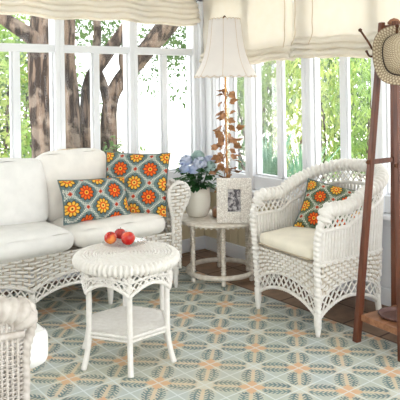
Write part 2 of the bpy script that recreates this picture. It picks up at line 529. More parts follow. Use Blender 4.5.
# corner post
s = MB(); s.box((.025, .025, 1.32), (.19, .19, 1.5)); s.box((-.012, -.115, 1.32), (.045, .09, 1.5), bev=.006); s.box((-.055, -.012, 1.32), (.06, .045, 1.5), bev=.006)
struct('trim_6', s, M['paint'])
ZT = 2.12
def window(n, axis, a0, a1, thin, wide):
    """a window bay between two wide posts with a thin upright below the transom"""
    g = MB(); lo = SILL; t = .07
    def bx(a, b, z0, z1, dp=t, off=0):
        c = ((a + b)/2, .03 + off, (z0 + z1)/2); d = (abs(b - a), dp, z1 - z0)
        if axis == 'y': c = (c[1], c[0], c[2]); d = (d[1], d[0], d[2])
        g.box(c, d, bev=.005)
    bx(a0 - .0005, a1 + .0005, .571, lo, .09); bx(a0, a1, 1.625, 1.68); bx(a0, a1, 2.06, ZT)
    bx(a0, a0 + wide/2, .572, ZT, .11); bx(a1 - wide/2, a1, .572, ZT, .11)
    bx(thin - .024, thin + .024, lo, 1.63, .05)
    # slim inner sash edge
    for q0, q1 in ((a0 + wide/2, thin - .024), (thin + .024, a1 - wide/2)):
        bx(q0, q0 + .010, lo, 1.625, .03); bx(q1 - .010, q1, lo, 1.625, .03); bx(q0, q1, lo, lo + .014, .03)
    o = struct('window_%d' % n, g, M['paint'])
    for (q0, q1, z0, z1) in ((a0 + wide/2, thin - .024, lo, 1.625), (thin + .024, a1 - wide/2, lo, 1.625), (a0 + wide/2, a1 - wide/2, 1.68, 2.06)):
        pb = MB(); c = ((q0+q1)/2, .03, (z0+z1)/2); d = (q1-q0, .004, z1-z0)
        if axis == 'y': c = (c[1], c[0], c[2]); d = (d[1], d[0], d[2])
        pb.box(c, d); pb.build('window_pane', M['glass'], o, False)
for i in range(5):
    a1 = -.07 - .62*i; a0 = a1 - .62
    window(i + 1, 'x', a0, a1, (a0 + a1)/2 - .005, .074)
edges = [-.16, -.59, -1.187, -1.777, -2.37, -2.96, -3.55]
for i in range(6):
    a1, a0 = edges[i], edges[i+1]
    window(i + 6, 'y', a0, a1, (a0 + a1)/2 + (.022 if i == 0 else -.005), .085)

# ------------------------------------------------------------------ roman shades
def roman(name, label, axis, a0, a1, ztop, zbot, depth, folds, seedv, cords):
    rn = random.Random(seedv)
    prof = [(.048, ztop)]
    zf = zbot + folds*.042 + .03
    nn = 14
    for k in range(1, nn+1):
        prof.append((.048 + .004*math.sin(k*1.3), ztop + (zf - ztop)*k/nn))
    z = zf
    for k in range(folds):
        f = .62 + .38*(k+1)/folds
        prof += [(depth*.55*f, z - .010), (depth*.95*f, z - .028), (depth*.98*f, z - .046), (depth*.8*f, z - .056), (max(.05, depth*.36), z - .046)]
        z -= .042
    prof += [(depth*.30, z - .0), (depth*.45, zbot + .004), (depth*.40, zbot)]
    P = crv([(0, -p[0], p[1]) for p in prof], 4)
    NU = 70
    L = a1 - a0
    def wav(a):
        q = 0
        for c in cords:
            q += .012*math.exp(-((a - c)/.03)**2)
        return q
    def F(u, v):
        i = v*(len(P)-1); p = P[int(round(i))]
        a = a0 + L*u
        low = min(1, max(0, (zf + .1 - p.z)/.15))
        dz = low*(.007*math.sin(a*7 + seedv) + .006*math.sin(a*17 + 2*seedv)) + (.5 + .5*low)*wav(a)*.7
        dy = .004*math.sin(a*9 + p.z*6 + seedv) - wav(a)*.9
        endf = min(1, min(u, 1-u)/.03)
        y = p.y*(.8 + .2*endf) + dy
        q = V(a, min(y, -.012), p.z + dz)
        return q if axis == 'x' else V(q.y, q.x, q.z)
    th_ = thing(name, label, 'window shade', ((a0+a1)/2, -.05, zbot) if axis == 'x' else (-.05, (a0+a1)/2, zbot))
    off = Vector(th_.location)
    mb = MB(); mb.grid(lambda u, v: F(u, v) - off, NU, len(P)-1)
    o = mb.build('shade_cloth', M['shade_cloth'], th_)
    sm = o.modifiers.new('solid', 'SOLIDIFY'); sm.thickness = .003
    hb = MB()
    c = V((a0+a1)/2, -.035, ztop + .01); d = (L, .05, .04)
    if axis == 'y': c = V(c.y, c.x, c.z); d = (d[1], d[0], d[2])
    hb.box(c - off, d, bev=.004); hb.build('headrail', M['paint'], th_, False)
    for cc in cords:
        yy = -.07
        pts = [V(cc + .004*math.sin(k*1.7), yy - (depth*.75*max(0, (zf + .02 - (ztop + (zbot + .10 - ztop)*k/10))/.12) if ztop + (zbot+.10-ztop)*k/10 < zf + .02 else 0), ztop + (zbot + .10 - ztop)*k/10) for k in range(11)]
        if axis == 'y': pts = [V(p.y, p.x, p.z) for p in pts]
        MB().tube([p - off for p in crv(pts, 4)], .0035, 6).build('pull_cord', M['trimcord'], th_)
    return th_
roman('roman_shade', 'cream roman shade gathered high in tight folds above the sofa windows', 'x', -2.95, -.085, 2.40, 1.868, .11, 4, 1.3, (-1.615,))
roman('roman_shade', 'cream roman shade hanging lower behind the white lampshade, next to the corner', 'y', -1.0925, -.06, 2.40, 1.535, .10, 2, 2.1, (-1.04,))
roman('roman_shade', 'cream roman shade above the armchair and behind the coat rack', 'y', -2.95, -1.0935, 2.40, 1.540, .10, 3, 4.4, (-1.14, -1.30))

# ------------------------------------------------------------------ soft goods
def pillow_mesh(w, h, t, n=22, pinch=.07):
    """two faced pillow standing in the xz plane, face towards -y; returns front/back grid and uv"""
    vs, fs, uv = [], [], {}
    def pt(u, v, sgn):
        x, z = (u*2-1), (v*2-1)
        e = max(0, (1 - x**4)*(1 - z**4))**.55
        px = x*w/2*(1 - pinch*(1 - z*z)*abs(x)); pz = z*h/2*(1 - pinch*(1 - x*x)*abs(z))
        wr = .004*math.sin(9*x + 5*z)*e
        return V(px, sgn*(t/2*e) + wr, pz)
    for sgn in (-1, 1):
        o = len(vs)
        for j in range(n+1):
            for i in range(n+1):
                p = pt(i/n, j/n, sgn); uv[len(vs)] = (p.x, p.z); vs.append(p)
        for j in range(n):
            for i in range(n):
                q = (o+j*(n+1)+i, o+j*(n+1)+i+1, o+(j+1)*(n+1)+i+1, o+(j+1)*(n+1)+i)
                fs.append(q if sgn < 0 else q[::-1])
    rim = [pt(i/n, 0, 0) for i in range(n)] + [pt(1, j/n, 0) for j in range(n)] + [pt(1-i/n, 1, 0) for i in range(n)] + [pt(0, 1-j/n, 0) for j in range(n)]
    return vs, fs, uv, rim
def throw_pillow(label, w, h, t, mat, pipe, M4, group=None):
    r = thing('throw_pillow', label, 'pillow', group=group); r.matrix_world = M4
    vs, fs, uv, rim = pillow_mesh(w, h, t)
    mb = MB(); mb.add(vs, fs); mb.build('pillow_cover', mat, r, True, uv)
    MB().tube(rim, .005, 6, True).build('piping', pipe, r)
    return r
def soft_box(x0, x1, y0, y1, z0, z1, puff=.02, n=14, rad=.05, seed=0, sag=.0):
    """rounded puffy cushion between limits"""
    vs, fs = [], []
    rn = random.Random(seed)
    w = [(x1-x0)/2, (y1-y0)/2, (z1-z0)/2]; c = V((x0+x1)/2, (y0+y1)/2, (z0+z1)/2)
    m = MB()
    for k in range(3):
        i, j = (k+1) % 3, (k+2) % 3
        for sg in (-1, 1):
            def F(u, v):
                t = [0, 0, 0]; t[k] = sg; t[i] = u*2-1; t[j] = v*2-1
                p = V(*[t[q]*w[q] for q in range(3)])
                core = V(*[max(-w[q]+rad_[q], min(w[q]-rad_[q], p[q])) for q in range(3)])
                d = p - core
                nd = V(*[d[q]/rad_[q] for q in range(3)])
                if nd.length > 1e-6: nd = nd.normalized()*1.0
                q_ = core + V(*[nd[q]*rad_[q] for q in range(3)])
                bul = (1 - t[0]**2)*(1 - t[1]**2) if k == 2 else ((1 - t[i]**2)*(1 - t[j]**2))
                off = puff*bul
                nv = V(0, 0, 0); nv[k] = sg
                q_ += nv*off
                q_.z += .004*math.sin(q_.x*23 + seed) * (1 if k == 2 and sg > 0 else 0)
                return c + q_
            rad_ = [min(rad, w[q]*.98) for q in range(3)]
            nx = n
            sgn_flip = sg < 0
            if sgn_flip: m.grid(lambda u, v: F(1-u, v), nx, nx)
            else: m.grid(F, nx, nx)
    return m
def weld(o, d=.0008):
    md = o.modifiers.new('weld', 'WELD'); md.merge_threshold = d
    return o

# ------------------------------------------------------------------ wicker settee
SX = -1.57
sofa = thing('wicker_sofa', 'white wicker settee with white seat cushions under the long window', 'sofa', (SX, 0, 0))
LEGX = [-.77, -.255, .265, .77]
YF = -.69
def arch(x, xs, zl, zh):
    for a, b in zip(xs, xs[1:]):
        if a <= x <= b + 1e-6:
            t = (x - a)/(b - a); return zl + (zh - zl)*(math.sin(PI*t)**.75)
    return zl
def afun(x): return arch(max(-.77, min(.77, x)), LEGX, .11, .185)
wv = MB()
wv.weave(lambda u, v: V(-.77 + 1.54*u, YF, .385 + (afun(-.77+1.54*u) + .070 - .385)*v), 40, 8, .0084, .008, 6)
wv.build('front_apron', M['wicker'], sofa)
lt = MB()
lt.lattice(lambda u, v: V(-.77 + 1.54*u, YF, afun(-.77+1.54*u) + .070*(1-v)), 36, 1.4, .0050)
lt.rope([V(-.77 + 1.54*i/90, YF, afun(-.77+1.54*i/90)) for i in range(91)], .012, .02, 2)
lt.rope([V(-.77 + 1.54*i/90, YF - .004, afun(-.77+1.54*i/90) + .070) for i in range(91)], .0085, .02, 2)
lt.build('lattice_skirt', M['wicker'], sofa)
for x in LEGX:
    for y in (YF, -.06):
        if y == -.06 and abs(x) < .5: continue
        MB().tube([V(x, y, .0), V(x, y, .03), V(x, y, .12), V(x, y, .17)], [.013, .017, .022, .020], 10).rope([V(x, y, .09), V(x, y, .15)], .024, .012, 0, .15).build('leg', M['wicker'], sofa)
# frame deck under the cushions
MB().box((0, -.37, .345), (1.5, .62, .05), bev=.01).build('seat_deck', M['wicker_warm'], sofa)
# back panel
def zb(x): return .70 - .07*(abs(x)/.74)**3
bk = MB(); bk.weave(lambda u, v: V(-.74 + 1.48*u, -.055 , .2 + (zb(-.74+1.48*u) - .2)*v), 36, 26, .0085)
bk.rope([V(-.74 + 1.48*i/40, -.055, zb(-.74+1.48*i/40)) for i in range(41)], .026, .04, 3)
bk.build('backrest', M['wicker'], sofa)
# rolled arms
for sg in (1, -1):
    a = MB()
    def flare(z):
        k = max(0, min(1, (z - .45)/.18)); return k*k*(3 - 2*k)
    def hin(z): return .028 + .030*flare(z)       # towards the seat
    def hout(z): return .028 + .082*flare(z)      # rolled outwards
    def prof(t):    # outline across the arm, t 0..1 : inner foot -> over the roll -> outer foot
        k = t*4
        if k < 1.4: z = .36 + .28*k/1.4; return V(-hin(z), 0, z)
        if k < 2.6:
            an = PI - (k - 1.4)/1.2*PI
            return V(.026 + .084*math.cos(an), 0, .64 + .072*math.sin(an))
        z = .64 - .44*(k - 2.6)/1.4; return V(hout(z), 0, z)
    XA = sg*.772
    S = lambda u, v: V(XA + sg*prof(v).x, -.70 + .62*u, prof(v).z)
    a.weave(S, 14, 34, .0095, .010)
    a.build('arm', M['wicker'], sofa)
    fr = MB()     # front of the arm: woven flaring face with a braided outline
    out = [V(XA + sg*prof(t/40).x, -.706, prof(t/40).z) for t in range(41)]
    fr.rope(crv([tuple(p) for p in out[::2]], 2), .0145, .024, 2, .35)
    fz = lambda v: .24 + .455*v
    def face(u, v):
        z = fz(v)
        if z < .64: x0, x1 = -hin(z), hout(z)
        else: q = .084*math.sqrt(max(.02, 1 - ((z - .64)/.072)**2)); x0, x1 = .026 - q, .026 + q
        return V(XA + sg*(x0 + (x1 - x0)*u), -.705 - .02*(1 - (u*2-1)**2), z)
    fr.weave(face, 4, 20, .0105, .008, 6)
    fr.rope([V(XA + sg*.026, -.706, .13), V(XA + sg*.026, -.706, .42)], .013, .024, 2, .35)
    fr.rope([V(XA - sg*.026, -.706, .22), V(XA - sg*.026, -.706, .42)], .012, .024, 2, .35)
    fr.build('arm_front', M['wicker'], sofa)
    sk = MB(); sl = lambda u: .11 + .075*math.sin(PI*u)**.7
    sk.lattice(lambda u, v: V(sg*.772, -.69 + .62*u, sl(u) + .06*(1-v)), 16, 1.5, .0050)
    sk.rope([V(sg*.772, -.69 + .62*i/30, sl(i/30)) for i in range(31)], .011, .02, 2)
    sk.build('side_skirt', M['wicker'], sofa)
# cushions
for (x0, x1, sd, cm) in ((.022, .690, 1, 'cushion_ivory'), (-.690, .018, 2, 'cushion')):
    o = soft_box(x0, x1, -.735, -.17, .382, .515, .022, 16, .062, sd).build('seat_cushion', M[cm], sofa); weld(o); subsurf(o)
def lean_cushion(x0, x1, z0, z1, yb, t, ang, sd, lab):
    m = soft_box(x0, x1, -t/2, t/2, 0, z1 - z0, .026, 16, .045, sd)
    Rm = Matrix.Rotation(-ang, 3, 'X')
    m.v = [tuple(Rm @ Vector(p) + V(0, yb, z0)) for p in m.v]
    o = m.build('back_cushion', M[lab], sofa); weld(o); subsurf(o)
    # piped side seam
    pts = [V(x0 + .004, 0, .05), V(x0 - .002, 0, .2), V(x0 - .002, 0, z1-z0-.08), V(x0 + .03, 0, z1-z0-.008), V((x0+x1)/2, 0, z1-z0+.03), V(x1 - .03, 0, z1-z0-.008), V(x1 + .002, 0, z1-z0-.08), V(x1, 0, .05)]
    MB().tube([Rm @ p + V(0, yb, z0) for p in crv(pts, 6)], .004, 6).build('piping', M['piping'], o)
lean_cushion(-.005, .50, .49, .935, -.30, .17, .30, 5, 'cushion_ivory')
lean_cushion(-.66, -.012, .50, .915, -.35, .19, .28, 6, 'cushion')

# throw pillows
def place(pos, rz, lean, tilt):
    return Matrix.Translation(pos) @ Matrix.Rotation(rz, 4, 'Z') @ Matrix.Rotation(-lean, 4, 'X') @ Matrix.Rotation(tilt, 4, 'Y')
suz = m_suzani('teal_medallion_print', (108,130,128), 0, 0)
suz_a = m_suzani('teal_medallion_print_small', (106,128,128), -.01, .055)
suz_c = m_suzani('green_flower_print', (110,126,100), .03, .03, .8)
pipe_t = cloth('teal_piping', (108,124,124), 0)
throw_pillow('square teal medallion pillow standing behind the smaller one, against the sofa arm', .45, .44, .14, suz, pipe_t, place(V(-.995, -.515, .705), -.74, .30, .03))
throw_pillow('wide teal medallion lumbar pillow lying in front of the back cushion', .49, .28, .13, suz_a, pipe_t, place(V(-1.325, -.55, .645), .02, .36, .045))

# ------------------------------------------------------------------ wicker armchair by the right wall
def armchair():
    c = thing('wicker_armchair', 'white wicker barrel armchair with cream seat cushion facing away from the right windows', 'chair', (-.385, -1.645, 0), math.radians(-5.5))
    # plan of the shell, t 0..1 from right front corner round the back to left front corner
    def plan(t, hw, xf, xb):
        # straight sides then a half ellipse
        ls = xb - hw*1.0 - xf; la = PI*hw*.98; tot = 2*ls + la; s = t*tot
        if s < ls: return V(xf + s, -hw, 0)
        if s > ls + la: return V(xf + (tot - s), hw, 0)
        a = (s - ls)/la*PI
        q = lambda w: math.copysign(abs(w)**.82, w)
        return V(xb - hw + hw*q(math.sin(a)), -hw*q(math.cos(a)), 0)
    def zr(t):       # underside of the rim
        d = abs(t - .5)*2
        return .655 + .165*(1 - min(1, d/.74)**2.0 if d < .74 else 0)
    def shell(t, z):
        k = max(0, min(1, (z - .08)/.68))
        hw = .262 + .038*k; xb = .315 + .03*k
        fl = max(0, (.24 - z)/.24)**2*.035
        p = plan(t, hw + fl*.6, -.29, xb + fl); p.z = z; return p
    zs = .40
    def zsk(t):
        xs = [0, .30, .70, 1.0]
        return arch(t, xs, .095, .185)
    # rolled rim
    rim = [shell(t/60, zr(t/60) + .02) for t in range(61)]
    for p in rim: p.z += .012
    rim = rim[2:-2]
    head = [rim[0] + V(-.030, 0, -.065), rim[0] + V(-.020, -.0, -.018)]
    tail = [rim[-1] + V(-.020, 0, -.018), rim[-1] + V(-.030, 0, -.065)]
    r = MB(); r.rope(crv(head + rim + tail, 2), .042, .031, 1, .36, 16, sub=8)
    r.build('arm_and_back_rim', M['wicker'], c)
    # openwork under the rim, with a rail
    o = MB()
    band = lambda u, v: shell(u, zr(u) - .0 - (.075)*v)
    o.lattice(band, 44, 1.5, .0058)
    o.rope([shell(t/60, zr(t/60) - .08) for t in range(61)], .013, .02, 2)
    o.build('openwork_band', M['wicker'], c)
    # vertical stake panel
    p = MB()
    for i in range(71):
        t = i/70
        p.tube([shell(t, zr(t) - .085 + (zs - zr(t) + .085)*k/5) for k in range(6)], .0098, 8, cap=False)
    for k in range(1, 3):
        p.tube([shell(t/60, (zr(t/60) - .085)*(1 - k/3) + zs*k/3) for t in range(61)], .004, 5, cap=False)
    p.build('stake_panel', M['wicker'], c)
    q = MB()
    q.weave(lambda u, v: shell(u, zs + (zsk(u) + .085 - zs)*v), 66, 7, .0090, .008, 6)
    q.rope([shell(t/60, zs) for t in range(61)], .011, .02, 2)
    q.build('side_panel', M['wicker'], c)
    k = MB()
    k.lattice(lambda u, v: shell(u, zsk(u) + .085*(1-v)), 34, 1.4, .0056)
    k.rope([shell(t/90, zsk(t/90)) for t in range(91)], .0115, .02, 2)
    k.rope([shell(t/90, zsk(t/90) + .085) for t in range(91)], .008, .02, 2)
    k.build('side_skirt', M['wicker'], c)
    # front apron
    za = lambda y: .095 + .09*(1 - (abs(y)/.262)**2)**.8 if abs(y) < .262 else .10
    f = MB()
    f.weave(lambda u, v: V(-.292, -.262 + .524*u, .39 + (za(-.262+.524*u) + .085 - .39)*v), 22, 7, .0090, .008, 6)
    f.build('front_apron', M['wicker'], c)
    l = MB()
    l.lattice(lambda u, v: V(-.292, -.262 + .524*u, za(-.262+.524*u) + .085*(1-v)), 12, 1.4, .0056)
    ys = [-.262 + .524*i/40 for i in range(41)]
    l.rope([V(-.294, y, za(y)) for y in ys], .0115, .02, 2); l.rope([V(-.296, y, za(y) + .085) for y in ys], .008, .02, 2)
    l.build('lattice_skirt', M['wicker'], c)
    for sg in (-1, 1):
        b = MB()
        b.rope(crv([V(-.295, sg*.264, .05), V(-.295, sg*.268, .2), V(-.305, sg*.276, .42), V(-.310, sg*.286, .53), V(-.298, sg*.294, .60), V(-.270, sg*.298, .655)], 5), .022, .028, 1, .36, 12)
        b.build('arm_post', M['wicker'], c)
        MB().tube([V(-.295, sg*.264, 0), V(-.295, sg*.264, .02), V(-.295, sg*.264, .07), V(-.295, sg*.264, .13)], [.011, .015, .021, .022], 12).build('leg', M['wicker'], c)
        t = .30 if sg < 0 else .70
        e = shell(t, .05)
        MB().tube([V(e.x, e.y, 0), V(e.x, e.y, .03), shell(t, .14)], [.013, .017, .02], 12).build('leg', M['wicker'], c)
    # seat deck + cushion
    MB().box((-.03, 0, .375), (.50, .50, .03), bev=.005).build('seat_deck', M['wicker_warm'], c)
    o = soft_box(-.312, .235, -.243, .243, .398, .482, .012, 14, .034, 3).build('seat_cushion', M['cushion_cream'], c); weld(o); subsurf(o)
    MB().tube(crv([V(-.311, -.225, .412), V(-.311, .228, .412)], 5), .004, 6).build('piping', M['piping'], o)
    return c
armchair()
throw_pillow('green teal flower pillow leaning inside the white wicker armchair', .46, .34, .12, suz_c, pipe_t,
             Matrix.Translation(V(-.240, -1.632, .585)) @ Matrix.Rotation(math.radians(-54), 4, 'Z') @ Matrix.Rotation(-.62, 4, 'X') @ Matrix.Rotation(.22, 4, 'Y'))

# ------------------------------------------------------------------ wicker armchair at the near left, cut by the frame
def near_chair():
    c = thing('wicker_armchair', 'wicker armchair with rolled arm and white cushion, beside the apple table, seen from its side', 'chair', (-2.70, -1.66, 0))
    # faces +x ; right arm on -y
    for sg in (-1, 1):
        YA = sg*.30
        a = MB()
        path = [V(-.42, YA, .60)] + [V(-.3 + .1*k, YA, .575) for k in range(6)] + [V(.26, YA, .562), V(.30, YA, .54), V(.318, YA, .50)]
        P = crv(path, 6)
        a.rope(P, .050, .036, 0, .24, 18, sub=8)
        a.build('arm', M['wicker_grey'], c)
        e = MB()
        e.rope(crv([V(.30, YA - sg*.03, .585), V(.335, YA - sg*.0, .56), V(.345, YA + sg*.0, .51), V(.33, YA, .45), V(.315, YA, .38), V(.31, YA, .05)], 6), .019, .026, 2, .25, 12)
        e.rope([V(-.40, YA + sg*.02, .50), V(.0, YA + sg*.03, .50), V(.30, YA + sg*.02, .475)], .014, .024, 2)
        e.build('arm_post', M['wicker_grey'], c)
        s = MB()
        for i in range(34):
            x = -.38 + .02*i
            s.tube([V(x, YA + sg*.01, .16), V(x, YA + sg*.014, .54)], .0062, 6, cap=False)
        for k in range(45):
            z = .165 + .0082*k
            pts = [V(-.38 + .04*i, YA + sg*(.012 + .006*(1 if (i + k) % 2 else -1)), z) for i in range(18)]
            s.tube(pts, .0028, 4, cap=False)
        s.build('side_panel', M['wicker_grey'], c)
        k_ = MB()
        sl = lambda u: .08 + .08*math.sin(PI*u)**.7
        k_.lattice(lambda u, v: V(-.38 + .69*u, YA, sl(u) + .07*(1-v)), 22, 2, .006)
        k_.rope([V(-.38 + .69*i/30, YA, sl(i/30)) for i in range(31)], .012, .02, 2)
        k_.build('side_skirt', M['wicker_grey'], c)
        for x in (-.38, .31):
            MB().tube([V(x, YA, 0), V(x, YA, .10)], [.014, .021], 10).build('leg', M['wicker_grey'], c)
    MB().weave(lambda u, v: V(.30, -.29 + .58*u, .32 - .16*v), 14, 8, .0105, .008).build('front_apron', M['wicker_grey'], c)
    b = MB(); b.weave(lambda u, v: V(-.40 - .04*v, -.30 + .60*u, .2 + .58*v), 16, 28, .009, .007)
    b.rope([V(-.44, -.31 + .62*i/20, .74 + .06*math.sin(PI*i/20)) for i in range(21)], .03, .04, 3)
    b.build('backrest', M['wicker_grey'], c)
    MB().box((-.04, 0, .285), (.66, .56, .04), bev=.005).build('seat_deck', M['wicker_grey'], c)
    o = soft_box(-.36, .43, -.285, .285, .300, .462, .014, 14, .05, 9).build('seat_cushion', M['cushion'], c); weld(o); subsurf(o)
near_chair()

# ------------------------------------------------------------------ hexagonal wicker table with apples
TB = V(-1.62, -1.416, 0)
def wicker_table():
    t = thing('wicker_table', 'round white wicker table with woven shelf holding the apples in front of the sofa', 'table', TB)
    a0 = math.atan2(-.238, -.128)
    ang = [a0 + k*PI/3 for k in range(6)]
    rl = .222
    def hexr(a, r):          # softened hexagon radius
        d = ((a - a0 + PI/6) % (PI/3)) - PI/6
        return r*(.93 + .07*(1 - abs(d)/(PI/6)))
    top = MB()
    for i in range(14):
        r = .012 + .0172*i
        top.rope([V(r*math.cos(k*PI/24), r*math.sin(k*PI/24), .520) for k in range(48)], .0088, .026, 0, .5, 8, True, 6)
    top.lathe([(.0, .505), (.235, .505), (.235, .519), (0, .519)], 36)
    top.build('tabletop', M['wicker'], t)
    rm = MB()
    rm.rope([V(.243*math.cos(k*PI/36), .243*math.sin(k*PI/36), .498) for k in range(72)], .031, .024, 0, .42, 14, True, 8)
    rm.build('rim', M['wicker'], t)
    ap = MB()
    def za(a):
        d = ((a - a0) % (PI/3))/(PI/3)
        return .368 + .055*math.sin(PI*d)**.8
    S = lambda u, v: V(hexr(a0 + 2*PI*u, .236)*math.cos(a0 + 2*PI*u), hexr(a0 + 2*PI*u, .236)*math.sin(a0 + 2*PI*u), .478 + (za(a0 + 2*PI*u) - .478)*v)
    ap.lattice(S, 42, 2.4, .0044, 5, 6)
    for vv in (.0, .42):
        ap.rope([S(i/120, vv) for i in range(120)], .0065, .016, 2, closed=True)
    ap.rope([S(i/120, 1) for i in range(120)], .0105, .018, 2, closed=True)
    ap.build('apron', M['wicker'], t)
    for a in ang:
        l = MB(); d = V(math.cos(a), math.sin(a), 0)
        pts = crv([d*rl + V(0, 0, .49), d*rl + V(0, 0, .19), d*(rl + .004) + V(0, 0, .12), d*(rl + .018) + V(0, 0, .05), d*(rl + .034) + V(0, 0, 0)], 6)
        P = resample(pts, .01)
        l.tube(P, .0145, 12, mod=lambda a_, s_: 1 - .06*abs(math.sin(s_*PI/.011)))
        l.build('leg', M['wicker'], t)
    sh = MB(); zs = .172
    hx = [V(rl*math.cos(a), rl*math.sin(a), zs) for a in ang]
    dirn = V(math.cos(a0 + PI/2), math.sin(a0 + PI/2), 0); perp = V(math.cos(a0), math.sin(a0), 0)
    for i in range(-10, 11):
        o = i*.0212; lim = 0
        # half length inside the hexagon (vertex along perp)
        ap_ = abs(o); lim = min(rl*.866, (rl - ap_)*1.732)
        if lim > .02:
            sh.tube([perp*o - dirn*lim + V(0, 0, zs), perp*o + V(0, 0, zs + .003), perp*o + dirn*lim + V(0, 0, zs)], .0078, 8)
    for s_ in (-.12, 0, .12):
        sh.tube([dirn*s_ - perp*.15 + V(0, 0, zs - .008), dirn*s_ + perp*.15 + V(0, 0, zs - .008)], .005, 6)
    for dz, r in ((.0, .010), (-.018, .008)):
        for a, b in zip(hx, hx[1:] + hx[:1]): sh.rope([a + V(0, 0, dz), b + V(0, 0, dz)], r, .016, 2)
    sh.build('shelf', M['wicker'], t)
wicker_table()
# glass plate
PL = V(-1.552, -1.290, .531)
pl = MB(); pl.lathe([(0, 0), (.06, 0), (.076, .003), (.112, .010), (.122, .013), (.121, .016), (.110, .0135), (.074, .0065), (.06, .004), (0, .004)], 40)
o = pl.build('glass_plate', M['glass_plate']); o.location = PL; tag(o, 'clear glass plate under the apples on the round wicker table', 'plate')
def apple(label, loc, r, mat, rot):
    t = thing('apple', label, 'apple', loc, 0, 'apples on the glass plate'); t.rotation_euler = rot
    prof = []
    for k in range(21):
        a = -PI/2 + PI*k/20
        rr = r*math.cos(a)*(1 + .06*math.sin(a)); z = r*.94*math.sin(a)
        z -= .30*r*math.exp(-((rr/r)/.22)**2) if a > 0 else -.14*r*math.exp(-((rr/r)/.2)**2)
        prof.append((max(rr, 0.0002), z))
    MB().lathe(prof, 28, wob=lambda a, z: 1 + .018*math.cos(5*a)*(1 if z < 0 else .5)).build('flesh', mat, t)
    MB().tube([V(0, 0, r*.6), V(.002, 0, r*.85), V(.006, .002, r*1.08)], [.0018, .0015, .0022], 6).build('stem', M['wood_dark'], t)
AR = .033
def on_plate(px): return px
A1 = m_apple('apple_red_gold', (196,44,34), (238,150,70), 1.2)
A2 = m_apple('apple_deep_red', (150,28,34), (196,54,44), 4.1)
A3 = m_apple('apple_scarlet', (190,36,32), (226,92,52), 7.7)
apple('orange and red apple on the left of the glass plate', V(-1.622, -1.258, .570), AR*1.02, A1, (.25, -.3, .4))
apple('dark red apple half hidden behind the other two apples', V(-1.53, -1.202, .568), AR*.95, A2, (.1, .2, .9))
apple('bright red apple on the right, in front of the dark one', V(-1.564, -1.34, .573), AR*1.12, A3, (.4, .35, 2.0))

# ------------------------------------------------------------------ round side table in the corner
ST = V(-.403, -.701, 0)
def side_table():
    t = thing('side_table', 'round cream side table with turned legs carrying the lamp and picture frame', 'table', ST)
    tp = MB(); tp.lathe([(0, .405), (.285, .405), (.298, .409), (.300, .416), (.298, .424), (.285, .428), (0, .428)], 48)
    for k in range(48):
        a = 2*PI*k/48; tp.lathe([(.0001, -.006), (.008, -.004), (.008, .004), (.0001, .006)], 6, (.287*math.cos(a), .287*math.sin(a), .402))
    tp.build('tabletop', M['wicker_warm'], t)
    a0 = math.atan2(-.204, -.148)
    for k in range(6):
        a = a0 + k*PI/3; x, y = .235*math.cos(a), .235*math.sin(a)
        prof = [(.010, 0), (.016, .006), (.016, .03), (.010, .036)]
        z = .036
        while z < .375:
            prof += [(.011, z), (.0185, z + .006), (.0185, z + .013), (.011, z + .019)]; z += .0195
        prof += [(.016, z + .002), (.016, .406)]
        MB().lathe(prof, 12, (x, y, 0)).build('leg', M['wicker_warm'], t)
    rg = MB(); rg.tube([V(.240*math.cos(i*PI/36), .240*math.sin(i*PI/36), .055) for i in range(72)], .018, 10, True)
    rg.build('stretcher_ring', M['wicker_warm'], t)
side_table()
ZT_ = .4285
